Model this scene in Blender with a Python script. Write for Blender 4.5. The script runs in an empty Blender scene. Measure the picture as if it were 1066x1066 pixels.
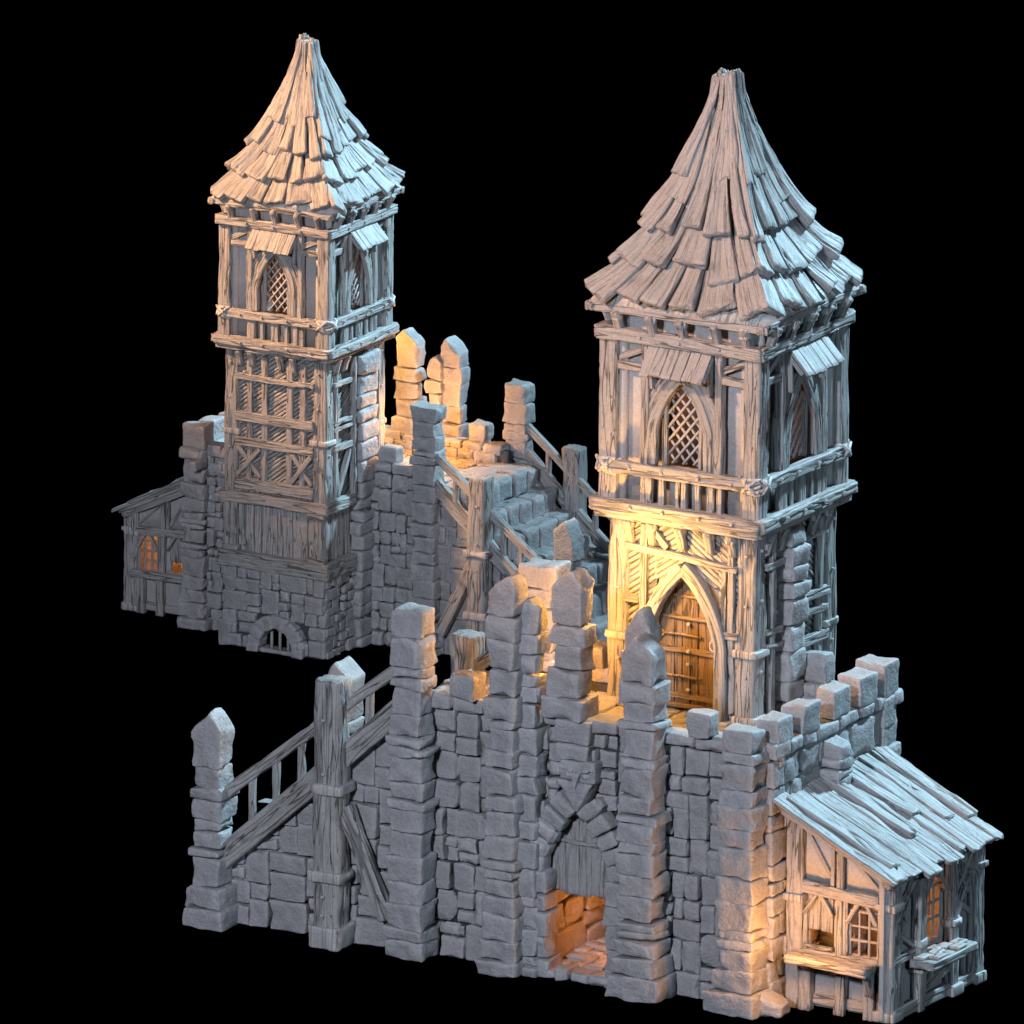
import bpy, math, random
import numpy as np
PI = math.pi
C = bpy.context.scene.collection
rng = random.Random(11)

# ------------------------------------------------------------------ noise
def _h(i, j, k, s):
    n = (i.astype(np.int64) * 73856093) ^ (j.astype(np.int64) * 19349663) ^ (k.astype(np.int64) * 83492791) ^ (int(s) * 2654435761)
    n = (n ^ (n >> 13)) & 0xFFFFFFFF
    n = (n * 1274126177) & 0xFFFFFFFF
    n = (n ^ (n >> 16)) & 0xFFFFFF
    return n / float(0xFFFFFF) * 2 - 1
def vn(x, y, z, s=0):
    x = np.asarray(x, float) + 0 * np.asarray(z, float); y = np.asarray(y, float) + 0 * x; z = np.asarray(z, float) + 0 * x
    i, j, k = np.floor(x), np.floor(y), np.floor(z)
    fx, fy, fz = x - i, y - j, z - k
    fx, fy, fz = [f * f * f * (f * (f * 6 - 15) + 10) for f in (fx, fy, fz)]
    r = 0
    for a in (0, 1):
        for b in (0, 1):
            for c in (0, 1):
                w = (fx if a else 1 - fx) * (fy if b else 1 - fy) * (fz if c else 1 - fz)
                r = r + w * _h(i + a, j + b, k + c, s)
    return r
def V(*a): return np.array(a, float)
def nrm(v): return v / (np.linalg.norm(v, axis=-1, keepdims=True) + 1e-12)

# ------------------------------------------------------------------ mesh builder
class MB:
    def __init__(self): self.v, self.q, self.t, self.g, self.n, self.cur, self.mq, self.mt = [], [], [], [], 0, 0, [], []
    def add(self, v, q, t=None, g=None):
        self.v.append(v); self.q.append(np.asarray(q, np.int64).reshape(-1, 4) + self.n); self.mq.append(np.full(len(self.q[-1]), self.cur))
        if t is not None: self.t.append(np.asarray(t, np.int64).reshape(-1, 3) + self.n); self.mt.append(np.full(len(self.t[-1]), self.cur))
        self.g.append(v * V(1, 1, 0) if g is None else g); self.n += len(v)
        return self
    def build(self, name, mat, parent=None):
        v = np.concatenate(self.v); q = np.concatenate(self.q)
        t = np.concatenate(self.t) if self.t else np.zeros((0, 3), np.int64)
        me = bpy.data.meshes.new(name)
        me.vertices.add(len(v)); me.vertices.foreach_set('co', v.astype(np.float32).ravel())
        li = np.concatenate([q.ravel(), t.ravel()])
        me.loops.add(len(li)); me.loops.foreach_set('vertex_index', li.astype(np.int32))
        ls = np.concatenate([np.arange(len(q)) * 4, len(q) * 4 + np.arange(len(t)) * 3])
        me.polygons.add(len(ls)); me.polygons.foreach_set('loop_start', ls.astype(np.int32))
        me.polygons.foreach_set('use_smooth', np.ones(len(ls), bool))
        a = me.attributes.new('grain', 'FLOAT_VECTOR', 'POINT')
        a.data.foreach_set('vector', np.concatenate(self.g).astype(np.float32).ravel())
        me.materials.append(mat)
        mi = np.concatenate(self.mq + self.mt)
        if mi.any(): me.materials.append(M_GAP); me.polygons.foreach_set('material_index', mi.astype(np.int32))
        me.update(calc_edges=True)
        o = bpy.data.objects.new(name, me); C.objects.link(o)
        if parent is not None: o.parent = parent
        return o

_T = {}
def template(nx, ny, nz):
    key = (nx, ny, nz)
    if key in _T: return _T[key]
    idx, pts, quads = {}, [], []
    def vid(p):
        if p not in idx: idx[p] = len(pts); pts.append(p)
        return idx[p]
    n = (nx, ny, nz)
    for ax in range(3):
        u, w = (ax + 1) % 3, (ax + 2) % 3
        for side in (0, 1):
            for i in range(n[u] - 1):
                for j in range(n[w] - 1):
                    c = []
                    for di, dj in ((0, 0), (1, 0), (1, 1), (0, 1)):
                        p = [0, 0, 0]; p[ax] = side * (n[ax] - 1); p[u] = i + di; p[w] = j + dj
                        c.append(vid(tuple(p)))
                    quads.append(c if side else c[::-1])
    _T[key] = (np.array(pts), np.array(quads)); return _T[key]
def ticks(h, r, step):
    k = max(1, int(round(2 * (h - r) / step)))
    inner = np.linspace(-(h - r), h - r, k + 1)
    return np.concatenate([[-h, -h + r * .3], inner, [h - r * .3, h]])
def rbox(hx, hy, hz, r, step):
    """points (local) of a rounded box"""
    r = min(r, hx * .48, hy * .48, hz * .48)
    tx, ty, tz = ticks(hx, r, step), ticks(hy, r, step), ticks(hz, r, step)
    ip, q = template(len(tx), len(ty), len(tz))
    p = np.stack([tx[ip[:, 0]], ty[ip[:, 1]], tz[ip[:, 2]]], 1)
    lim = np.array([hx - r, hy - r, hz - r]); c = np.clip(p, -lim, lim); d = p - c
    L = np.linalg.norm(d, axis=1, keepdims=True)
    p = np.where(L > 1e-9, c + d / np.maximum(L, 1e-9) * r, p)
    return p, q
class Fr:
    """frame: s along a face, n outward, z up"""
    def __init__(self, o, S, N): self.o, self.S, self.N = V(*o), V(*S), V(*N)
    def P(self, s, n, z): return self.o + self.S * s + self.N * n + V(0, 0, z)
    def M(self, a): return self.o + a[:, :1] * self.S + a[:, 1:2] * self.N + a[:, 2:3] * V(0, 0, 1)
    @property
    def flip(self): return np.cross(self.S, self.N)[2] < 0
WORLD = Fr((0, 0, 0), (1, 0, 0), (0, 1, 0))

def stone(mb, fr, s0, s1, n0, n1, z0, z1, seed=None, r=.02, jit=.022, rough=.018, top=None, step=.055, rot=0, corners=None):
    """hewn block; top=(dz at s0, dz at s1[, pointed]) tilts its top face"""
    if seed is None: seed = rng.randrange(1 << 20)
    R = random.Random(seed)
    hx, hy, hz = abs(s1 - s0) / 2, abs(n1 - n0) / 2, (z1 - z0) / 2
    p, q = rbox(hx, hy, hz, r, step)
    u = p / V(hx, hy, hz)
    # trilinear corner jitter
    off = np.zeros_like(p)
    for a in (-1, 1):
        for b in (-1, 1):
            for c in (-1, 1):
                w = (1 + a * u[:, 0]) * (1 + b * u[:, 1]) * (1 + c * u[:, 2]) / 8
                off += w[:, None] * V(R.uniform(-jit, jit), R.uniform(-jit, jit), R.uniform(-jit, jit) * .8)
    if top is not None:
        up = np.clip((u[:, 2] + 1) / 2, 0, 1)
        if len(top) == 2: dz = top[0] + (top[1] - top[0]) * (u[:, 0] + 1) / 2
        else:                        # gable: peak at fraction top[2]
            f = (u[:, 0] + 1) / 2; pk = top[2]
            dz = np.where(f < pk, top[0] * (f / pk), top[0] * (1 - (f - pk) / (1 - pk)) + top[1] * (f - pk) / (1 - pk))
        off[:, 2] += dz * up
    if corners is not None:          # bilinear warp in s,z : 4 corners (s,z) bl br tr tl relative to centre
        f = (u[:, 0] + 1) / 2; g = (u[:, 2] + 1) / 2; cc = [V(*c) for c in corners]
        w = ((1 - f) * (1 - g))[:, None] * cc[0] + (f * (1 - g))[:, None] * cc[1] + (f * g)[:, None] * cc[2] + ((1 - f) * g)[:, None] * cc[3]
        p[:, 0] = w[:, 0]; p[:, 2] = w[:, 1]
    p = p + off
    sd = seed % 977
    nn = nrm(p / V(hx, hy, hz) ** .5)
    d = vn(p[:, 0] * 6 + sd, p[:, 1] * 6, p[:, 2] * 6, 1) * rough + vn(p[:, 0] * 15 + sd, p[:, 1] * 15, p[:, 2] * 15, 2) * rough * .45
    d = d - .011 * np.exp(-(vn(p[:, 0] * 4.3 + sd, p[:, 1] * 4.3 + 3, p[:, 2] * 4.3, 6) / .07) ** 2) * np.clip(.4 + 1.5 * vn(p[:, 0] * 2 + sd, p[:, 1] * 2, p[:, 2] * 2, 9), 0, 1)
    # chips on edges
    e = vn(p[:, 0] * 4 + sd, p[:, 1] * 4 + 7, p[:, 2] * 4, 5)
    edge = (np.sum(np.abs(u) > .8, axis=1) >= 2)
    d = d - np.where(edge, np.clip(e - .15, 0, 1) * .06, 0)
    p = p + nn * d[:, None]
    if rot:
        c_, s_ = math.cos(rot), math.sin(rot)
        p = np.stack([p[:, 0] * c_ - p[:, 2] * s_, p[:, 1], p[:, 0] * s_ + p[:, 2] * c_], 1)
    p = p + V((s0 + s1) / 2, (n0 + n1) / 2, (z0 + z1) / 2)
    mb.add(fr.M(p), q[:, ::-1] if fr.flip else q)

def sweep(mb, path, W, T, up, seed=None, groove=.015, seg=.04, res=.0115, wob=.006, fc=13., fs=1.1, r=.16, ends=.012, gw=.10):
    """wooden member along a path; W across, T along `up`"""
    if seed is None: seed = rng.randrange(1 << 20)
    path = np.asarray(path, float)
    L = np.concatenate([[0], np.cumsum(np.linalg.norm(np.diff(path, axis=0), axis=1))])
    n = max(3, int(L[-1] / seg) + 1); s = np.linspace(0, L[-1], n)
    P = np.stack([np.interp(s, L, path[:, i]) for i in range(3)], 1)
    tan = nrm(np.gradient(P, axis=0))
    up = np.asarray(up, float)
    if up.ndim == 2: up = np.stack([np.interp(s, L, up[:, i]) for i in range(3)], 1)
    else: up = np.repeat(up[None], n, 0)
    side = nrm(np.cross(tan, up)); up = nrm(np.cross(side, tan))
    W = np.interp(s, L, W) if np.ndim(W) else np.full(n, float(W))
    T = np.interp(s, L, T) if np.ndim(T) else np.full(n, float(T))
    W0, T0 = W.max(), T.max(); rr = min(W0, T0) * r
    nw, nt = max(3, int(W0 / res)), max(2, int(T0 / res))
    a = np.concatenate([np.linspace(0, W0 / 2 - rr, nw // 2 + 1), [W0 / 2 - rr * .3, W0 / 2], np.full(nt, W0 / 2)[1:-1] if nt > 2 else [],
                        [W0 / 2, W0 / 2 - rr * .3], np.linspace(W0 / 2 - rr, -(W0 / 2 - rr), nw), [-W0 / 2 + rr * .3, -W0 / 2], np.full(nt, -W0 / 2)[1:-1] if nt > 2 else [],
                        [-W0 / 2, -W0 / 2 + rr * .3], np.linspace(-W0 / 2 + rr, 0, nw // 2 + 1)[:-1]])
    tb = np.linspace(-T0 / 2 + rr, T0 / 2 - rr, nt)[1:-1] if nt > 2 else np.zeros(0)
    b = np.concatenate([np.full(nw // 2 + 1, -T0 / 2), [-T0 / 2 + rr * .12, -T0 / 2 + rr], tb, [T0 / 2 - rr, T0 / 2 - rr * .12], np.full(nw, T0 / 2),
                        [T0 / 2 - rr * .12, T0 / 2 - rr], tb[::-1], [-T0 / 2 + rr, -T0 / 2 + rr * .12], np.full(nw // 2 + 1, -T0 / 2)[:-1]])
    m = len(a)
    c = np.concatenate([[0], np.cumsum(np.hypot(np.diff(a), np.diff(b)))])
    ea, eb = np.clip(a, -(W0 / 2 - rr), W0 / 2 - rr), np.clip(b, -(T0 / 2 - rr), T0 / 2 - rr)
    na, nb = a - ea, b - eb; l = np.hypot(na, nb) + 1e-9; na, nb = na / l, nb / l
    CC, SS = np.meshgrid(c, s)
    sd = (seed % 9973) * .37
    warp = vn(CC * 5 + sd, SS * 2.2, 0 * SS + 3, 7) * .6
    n1 = vn(CC * fc + sd + warp, SS * fs, 0 * SS, seed % 97)
    n2 = vn(CC * fc * 2.3 + sd + warp, SS * fs * 1.9, 0 * SS + 9, seed % 89)
    mod = np.clip(.75 + .9 * vn(CC * 5 + sd, SS * 1.7, 0 * SS + 5, 3), 0, 1.3)
    d = -groove * mod * np.exp(-(n1 / gw) ** 2) - groove * .45 * np.exp(-(n2 / .2) ** 2)
    d = d + wob * vn(CC * 4 + sd, SS * 2.5, 0 * SS + 2, 4)
    ka, kb = (W / W0)[:, None], (T / T0)[:, None]
    A = a[None] * ka + na[None] * d; B = b[None] * kb + nb[None] * d
    es = np.zeros_like(SS); ej = ends * vn(c * 12 + sd, c * 0, c * 0, 8)
    es[0] += ej; es[-1] += ej
    # slow bend
    bend = np.stack([vn(s * 1.1 + sd, 0 * s, 0 * s, 31), vn(s * 1.1 + sd, 0 * s + 5, 0 * s, 32)], 1) * wob * .8
    X = P[:, None] + side[:, None] * (A + bend[:, :1])[..., None] + up[:, None] * (B + bend[:, 1:])[..., None] + tan[:, None] * es[..., None]
    v = X.reshape(-1, 3)
    i = np.arange(n - 1)[:, None] * m; j = np.arange(m)[None]; j2 = (j + 1) % m
    q = np.stack([i + j, i + j2, i + m + j2, i + m + j], -1).reshape(-1, 4)
    gd = np.clip(mod * np.exp(-(n1 / (gw * 1.0)) ** 2) + .45 * np.exp(-(n2 / .2) ** 2), 0, 1) * min(1, groove / .02) * .8
    g = np.stack([CC.ravel() + sd, SS.ravel(), gd.ravel()], 1)
    # caps: inset ring + centre
    e0, e1 = X[0], X[-1]; ch = min(rr * .5, .02)
    capv, capg = [], []
    for e, pc, tn in ((e0, P[0], -tan[0]), (e1, P[-1], tan[-1])):
        capv += [pc + (e - pc) * .86 + tn * ch, (pc + tn * ch)[None]]
        capg += [np.stack([c + sd, c * 0, c * 0], 1), V(sd, 0, 0)[None]]
    base = n * m
    r0 = base + np.arange(m); c0 = base + m; r1 = base + m + 1 + np.arange(m); c1 = base + 2 * m + 1
    jj = np.arange(m); kk = (jj + 1) % m
    q2 = np.concatenate([np.stack([r0[jj], r0[kk], kk, jj], 1), np.stack([(n - 1) * m + jj, (n - 1) * m + kk, r1[kk], r1[jj]], 1)])
    t = np.concatenate([np.stack([np.full(m, c0), r0[kk], r0[jj]], 1), np.stack([np.full(m, c1), r1[jj], r1[kk]], 1)])
    mb.add(np.concatenate([v] + capv), np.concatenate([q, q2]), t, np.concatenate([g] + capg))

def beam(mb, p0, p1, w, t, up=(0, -1, 0), **k):
    sweep(mb, [p0, p1], w, t, V(*up), **k)
def fbeam(mb, fr, s0, z0, s1, z1, w, t, n, **k):
    """member lying in the plane of a frame, its middle at depth n"""
    sweep(mb, [fr.P(s0, n, z0), fr.P(s1, n, z1)], w, t, fr.N, **k)
def tube(mb, path, rad, k=8, **kw):
    path = np.asarray(path, float); tan = nrm(np.gradient(path, axis=0))
    ref = V(.31, .22, .92); side = nrm(np.cross(tan, ref)); up = np.cross(side, tan)
    n = len(path); rad = np.broadcast_to(rad, (n,))
    th = np.arange(k) * 2 * PI / k
    X = path[:, None] + rad[:, None, None] * (np.cos(th)[None, :, None] * side[:, None] + np.sin(th)[None, :, None] * up[:, None])
    i = np.arange(n - 1)[:, None] * k; j = np.arange(k)[None]; j2 = (j + 1) % k
    q = np.stack([i + j2, i + j, i + k + j, i + k + j2], -1).reshape(-1, 4)
    v = np.concatenate([X.reshape(-1, 3), path[:1], path[-1:]]); jj = np.arange(k); kk = (jj + 1) % k
    t = np.concatenate([np.stack([np.full(k, n * k), jj, kk], 1), np.stack([np.full(k, n * k + 1), (n - 1) * k + kk, (n - 1) * k + jj], 1)])
    mb.add(v, q, t)
def box(mb, fr, s0, s1, n0, n1, z0, z1):
    p, q = rbox((s1 - s0) / 2, (n1 - n0) / 2, (z1 - z0) / 2, .008, .6)
    mb.add(fr.M(p + V((s0 + s1) / 2, (n0 + n1) / 2, (z0 + z1) / 2)), q[:, ::-1] if fr.flip else q)
def knob(mb, p, r=.022):
    q_, f = rbox(r, r, r * .8, r * .75, r); mb.add(q_ + p, f)

def arch_z(t, zs, za):               # t = |x|/half width ; gothic
    t = np.clip(t, 0, 1); return zs + (za - zs) * np.power(1 - np.power(t, 1.22), .62)
def arch_plate(mb, fr, s0, s1, z0, z1, c, a, zs, za, n0, n1, zb=None, ds=.03):
    """wall plate s0..s1, z0..z1, depth n0..n1 with a pointed opening standing on zb (z0 when None)"""
    zb = z0 if zb is None else zb
    left = np.linspace(s0, c - a, max(2, int((c - a - s0) / .15) + 1)); right = np.linspace(c + a, s1, max(2, int((s1 - c - a) / .15) + 1))
    def slab(xs, lo, hi):
        xs = np.asarray(xs); k = len(xs); lo = np.broadcast_to(lo, (k,)); hi = np.broadcast_to(hi, (k,))
        rows = [np.stack([xs, np.full(k, n), z], 1) for n, z in ((n1, lo), (n1, hi), (n0, hi), (n0, lo))]
        v = np.concatenate(rows); q = []
        for i in range(k - 1):
            for r_ in range(4): q.append([r_ * k + i, r_ * k + i + 1, ((r_ + 1) % 4) * k + i + 1, ((r_ + 1) % 4) * k + i])
        q += [[0, k, 2 * k, 3 * k], [4 * k - 1, 3 * k - 1, 2 * k - 1, k - 1]]
        q = np.array(q)
        mb.add(fr.M(v), q if fr.flip else q[:, ::-1])
    slab(left, z0, z1); slab(right, z0, z1)
    xs = np.linspace(c - a, c + a, int(2 * a / ds) + 2)
    slab(xs, arch_z(np.abs(xs - c) / a, zs, za), z1)
    if zb > z0: slab([c - a, c + a], z0, zb)
def arch_path(fr, c, a, zb, zs, za, n, side=0, k=18):
    """left or right half of the arch as a path, foot to apex"""
    pts = []
    if zb < zs: pts.append(fr.P(c + side * a, n, zb))
    for i in range(k + 1):
        t = math.cos(i / k * PI / 2)
        pts.append(fr.P(c + side * a * t, n, float(arch_z(np.array(t), zs, za))))
    return np.array(pts)

def relief(mb, fr, s0, s1, z0, z1, n, ang=0., pw=.062, depth=.022, res=.0095, seed=0, grain=.005):
    """boarded panel: planks at an angle, carved as relief, standing on depth n"""
    ns, nz = int((s1 - s0) / res) + 2, int((z1 - z0) / res) + 2
    S, Z = np.meshgrid(np.linspace(s0, s1, ns), np.linspace(z0, z1, nz))
    ca, sa = math.cos(ang), math.sin(ang)
    c = S * ca + Z * sa; l = -S * sa + Z * ca          # c across planks, l along
    cw = c + .02 * vn(l * 1.5 + seed, c * 2, 0 * c, 3)
    k = np.floor(cw / pw); f = cw / pw - k
    e = np.minimum(f, 1 - f) * pw
    d = -depth * np.exp(-(e / .0085) ** 2) + .008 * _h(k, k * 0, k * 0, seed)
    d += -grain * 1.6 * np.exp(-(vn(c * 26 + seed, l * 1.8, 0 * c, 5) / .2) ** 2) + grain * .8 * vn(c * 9, l * 2, 0 * c + seed, 6)
    v = fr.M(np.stack([S.ravel(), (n + d).ravel(), Z.ravel()], 1))
    i = np.arange(nz - 1)[:, None] * ns; j = np.arange(ns - 1)[None]
    q = np.stack([i + j, i + j + 1, i + ns + j + 1, i + ns + j], -1).reshape(-1, 4)
    gg = np.clip(np.exp(-(e / .0095) ** 2) + .5 * np.exp(-(vn(c * 26 + seed, l * 1.8, 0 * c, 5) / .2) ** 2), 0, 1)
    g = np.stack([(c + k * .7 + seed).ravel(), l.ravel(), gg.ravel()], 1)
    # rim going back so it is a solid board
    m = len(v); ring = np.concatenate([np.arange(ns), np.arange(1, nz) * ns + ns - 1, (nz - 1) * ns + np.arange(ns - 2, -1, -1), np.arange(nz - 2, 0, -1) * ns])
    back = v[ring] - fr.N * .05; kk = len(ring); jj = np.arange(kk); j2 = (jj + 1) % kk
    rq = np.stack([ring[j2], ring[jj], m + jj, m + j2], 1)
    qq = np.concatenate([q, rq])
    mb.add(np.concatenate([v, back]), qq[:, ::-1] if not fr.flip else qq, None, np.concatenate([g, g[ring]]))

# ------------------------------------------------------------------ materials
def nt(name):
    m = bpy.data.materials.new(name); m.use_nodes = True
    n = m.node_tree; n.nodes.clear(); out = n.nodes.new('ShaderNodeOutputMaterial'); b = n.nodes.new('ShaderNodeBsdfPrincipled')
    n.links.new(b.outputs[0], out.inputs[0]); return m, n, b
def cracks(n, at):
    """long wandering splits along the grain: zero lines of a stretched noise"""
    N, L = n.nodes.new, n.links.new
    mp = N('ShaderNodeMapping'); mp.inputs['Scale'].default_value = (1, .055, 0); L(at.outputs['Vector'], mp.inputs['Vector'])
    outs = []
    for sc, th, off in ((12, .022, 0), (24, .016, 40)):
        t = N('ShaderNodeTexNoise'); t.inputs['Scale'].default_value = sc; t.inputs['Detail'].default_value = 1.; t.inputs['Distortion'].default_value = .35
        a0 = N('ShaderNodeVectorMath'); a0.inputs[1].default_value = (off, off, 0); L(mp.outputs[0], a0.inputs[0]); L(a0.outputs[0], t.inputs['Vector'])
        s_ = N('ShaderNodeMath'); s_.operation = 'SUBTRACT'; s_.inputs[1].default_value = .5; L(t.outputs['Fac'], s_.inputs[0])
        a = N('ShaderNodeMath'); a.operation = 'ABSOLUTE'; L(s_.outputs[0], a.inputs[0])
        r = N('ShaderNodeMapRange'); r.interpolation_type = 'SMOOTHSTEP'; r.inputs[1].default_value = th * .25; r.inputs[2].default_value = th; r.inputs[3].default_value = 1; r.inputs[4].default_value = 0; L(a.outputs[0], r.inputs[0])
        outs.append(r.outputs[0])
    k = N('ShaderNodeTexNoise'); k.inputs['Scale'].default_value = 9; k.inputs['Detail'].default_value = 2; L(mp.outputs[0], k.inputs['Vector'])
    kr = N('ShaderNodeMapRange'); kr.inputs[1].default_value = .48; kr.inputs[2].default_value = .6; L(k.outputs['Fac'], kr.inputs[0])
    m1 = N('ShaderNodeMath'); m1.operation = 'MULTIPLY'; L(outs[1], m1.inputs[0]); L(kr.outputs[0], m1.inputs[1])
    m2 = N('ShaderNodeMath'); m2.operation = 'MAXIMUM'; L(outs[0], m2.inputs[0]); L(m1.outputs[0], m2.inputs[1])
    return m2.outputs[0], None
def resin(name, col, rough=.62, wood=False, var=.12, bump=1., groove_shade=1.):
    m, n, b = nt(name); N, L = n.nodes.new, n.links.new
    b.inputs['Roughness'].default_value = rough
    b.inputs['Specular IOR Level'].default_value = .35
    tc = N('ShaderNodeTexCoord')
    at = N('ShaderNodeAttribute'); at.attribute_name = 'grain'
    def noise(scale, detail, vec, rg=.55):
        t = N('ShaderNodeTexNoise'); t.inputs['Scale'].default_value = scale; t.inputs['Detail'].default_value = detail; t.inputs['Roughness'].default_value = rg
        L(vec, t.inputs['Vector']); return t
    big = noise(2.2, 4, tc.outputs['Object'])
    fine = noise(30, 5, tc.outputs['Object'], .65)
    mx = N('ShaderNodeMixRGB'); mx.blend_type = 'MIX'
    mx.inputs[1].default_value = (*[c * (1 - var) for c in col], 1); mx.inputs[2].default_value = (*[min(1, c * (1 + var)) for c in col], 1)
    L(big.outputs['Fac'], mx.inputs[0])
    mp = N('ShaderNodeMapRange'); mp.inputs[1].default_value = .3; mp.inputs[2].default_value = .7; mp.inputs[3].default_value = .82; mp.inputs[4].default_value = 1.1
    L(fine.outputs['Fac'], mp.inputs[0])
    mul = N('ShaderNodeMixRGB'); mul.blend_type = 'MULTIPLY'; mul.inputs[0].default_value = 1
    ge = N('ShaderNodeNewGeometry'); ew = N('ShaderNodeMapRange'); ew.inputs[1].default_value = .505; ew.inputs[2].default_value = .57; ew.inputs[3].default_value = 1; ew.inputs[4].default_value = 1.45
    L(ge.outputs['Pointiness'], ew.inputs[0])
    mp2 = N('ShaderNodeMath'); mp2.operation = 'MULTIPLY'; L(mp.outputs[0], mp2.inputs[0]); L(ew.outputs[0], mp2.inputs[1]); mp = mp2      # convex edges lightened
    L(mx.outputs[0], mul.inputs[1]); L(mp.outputs[0], mul.inputs[2]); 
    if wood:
        crack, mk = cracks(n, at)
        sp = N('ShaderNodeSeparateXYZ'); L(at.outputs['Vector'], sp.inputs[0])
        ws = N('ShaderNodeMapRange'); ws.inputs[3].default_value = 1; ws.inputs[4].default_value = 1 - .65 * groove_shade; L(sp.outputs[2], ws.inputs[0])  # shade inside the carved grooves, put into the base colour
        m2 = N('ShaderNodeMixRGB'); m2.blend_type = 'MULTIPLY'; m2.inputs[0].default_value = 1; L(mul.outputs[0], m2.inputs[1]); L(ws.outputs[0], m2.inputs[2]); mul = m2
        w2 = N('ShaderNodeMapRange'); w2.inputs[3].default_value = 1; w2.inputs[4].default_value = 1 - .8 * groove_shade; L(crack, w2.inputs[0])  # crack lines get their shade painted in the same way
        m3 = N('ShaderNodeMixRGB'); m3.blend_type = 'MULTIPLY'; m3.inputs[0].default_value = 1; L(mul.outputs[0], m3.inputs[1]); L(w2.outputs[0], m3.inputs[2]); mul = m3
    L(mul.outputs[0], b.inputs['Base Color'])
    bp = N('ShaderNodeBump'); bp.inputs['Distance'].default_value = .012 * bump; bp.inputs['Strength'].default_value = .6 if wood else .8
    if wood:
        mapn = N('ShaderNodeMapping'); mapn.inputs['Scale'].default_value = (1, .07, 0); L(at.outputs['Vector'], mapn.inputs['Vector'])
        g1 = noise(55, 3, mapn.outputs[0], .5); g2 = noise(22, 2, mapn.outputs[0], .5)
        ad = N('ShaderNodeMath'); ad.operation = 'ADD'; L(g1.outputs['Fac'], ad.inputs[0]); L(g2.outputs['Fac'], ad.inputs[1])
        sb = N('ShaderNodeMath'); sb.operation = 'MULTIPLY_ADD'; sb.inputs[1].default_value = -2.2 * groove_shade; L(crack, sb.inputs[0]); L(ad.outputs[0], sb.inputs[2])
        L(sb.outputs[0], bp.inputs['Height'])
    else:
        mid = noise(9, 6, tc.outputs['Object'], .6)
        ad = N('ShaderNodeMath'); ad.operation = 'MULTIPLY_ADD'; ad.inputs[1].default_value = 2.; L(mid.outputs['Fac'], ad.inputs[0]); L(fine.outputs['Fac'], ad.inputs[2])
        L(ad.outputs[0], bp.inputs['Height'])
    L(bp.outputs[0], b.inputs['Normal'])
    return m
M_ST = resin('grey_stone', (.33, .325, .335), .6, var=.2, bump=1.7)
M_GAP = resin('gap_shade_core', (.05, .05, .055), .9)  # core behind the stones, coloured dark to paint in the shade of the gaps
M_WD = resin('grey_timber', (.36, .35, .345), .58, wood=True, groove_shade=.85)
M_SH = resin('grey_shingle', (.35, .345, .345), .55, wood=True, groove_shade=.45)
M_DR = resin('brown_door_timber', (.24, .17, .11), .5, wood=True, groove_shade=.8)
M_PL = resin('grey_plaster', (.30, .295, .30), .65, bump=.5)
M_MT = resin('grey_ironwork', (.30, .295, .30), .5, bump=.4)
m, n, b = nt('black_ground'); b.inputs['Base Color'].default_value = (0, 0, 0, 1); b.inputs['Roughness'].default_value = 1; b.inputs['Specular IOR Level'].default_value = 0
M_BK = m

# ------------------------------------------------------------------ castle
def nail(parent, p, r=.02):
    mb = MB(); knob(mb, p, r); return mb.build('nail', M_MT, parent)
root = bpy.data.objects.new('castle_gatehouse', None); C.objects.link(root)
def part(name, mat, fn, parent=None):
    mb = MB(); fn(mb); return mb.build(name, mat, parent or root)
def T(name, fr, s0, z0, s1, z1, w, t, n, parent=None, **k):      # one timber as a part
    return part(name, M_WD, lambda mb: fbeam(mb, fr, s0, z0, s1, z1, w, t, n, **k), parent)

def split(s0, s1, z0, z1, R, mx=.5, mz=.34, out=None):
    if out is None: out = []
    w, h = s1 - s0, z1 - z0
    tw, th = mx * R.uniform(.55, 1.15), mz * R.uniform(.55, 1.2)
    if h > th and (h / mz > w / mx or w < mx * .5) and h > .24:
        f = z0 + h * R.uniform(.33, .67); split(s0, s1, z0, f, R, mx, mz, out); split(s0, s1, f, z1, R, mx, mz, out)
    elif w > tw and w > .26:
        f = s0 + w * R.uniform(.33, .67); split(s0, f, z0, z1, R, mx, mz, out); split(f, s1, z0, z1, R, mx, mz, out)
    else: out.append((s0, s1, z0, z1))
    return out
def stone_face(mb, fr, s0, s1, z0, z1, n, seed, skip=None, line=None, mx=.55, mz=.45, proud=.035, thick=.12):
    R = random.Random(seed)
    rows = []; z = z0
    for (a, b_, c, d) in split(s0, s1, z0, z1, R, mx, mz):
        if skip and skip((a + b_) / 2, (c + d) / 2): continue
        g = .010; pr = R.uniform(-.03, proud)
        cs = None
        if line:                                  # top limit: z <= line(s)
            la, lb = line(a), line(b_)
            if max(la, lb) < c + .05: continue
            ta, tb = min(d, max(la, c + .02)), min(d, max(lb, c + .02))
            if ta < d or tb < d:
                mc, mz_ = (a + b_) / 2, (c + d) / 2
                cs = [(a + g - mc, c + g - mz_), (b_ - g - mc, c + g - mz_), (b_ - g - mc, tb - g - mz_), (a + g - mc, ta - g - mz_)]
        stone(mb, fr, a + g, b_ - g, n - thick, n + pr, c + g, d - g, seed=R.randrange(1 << 20), r=.018, jit=.014, rough=.016, step=.045, corners=cs)

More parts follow.
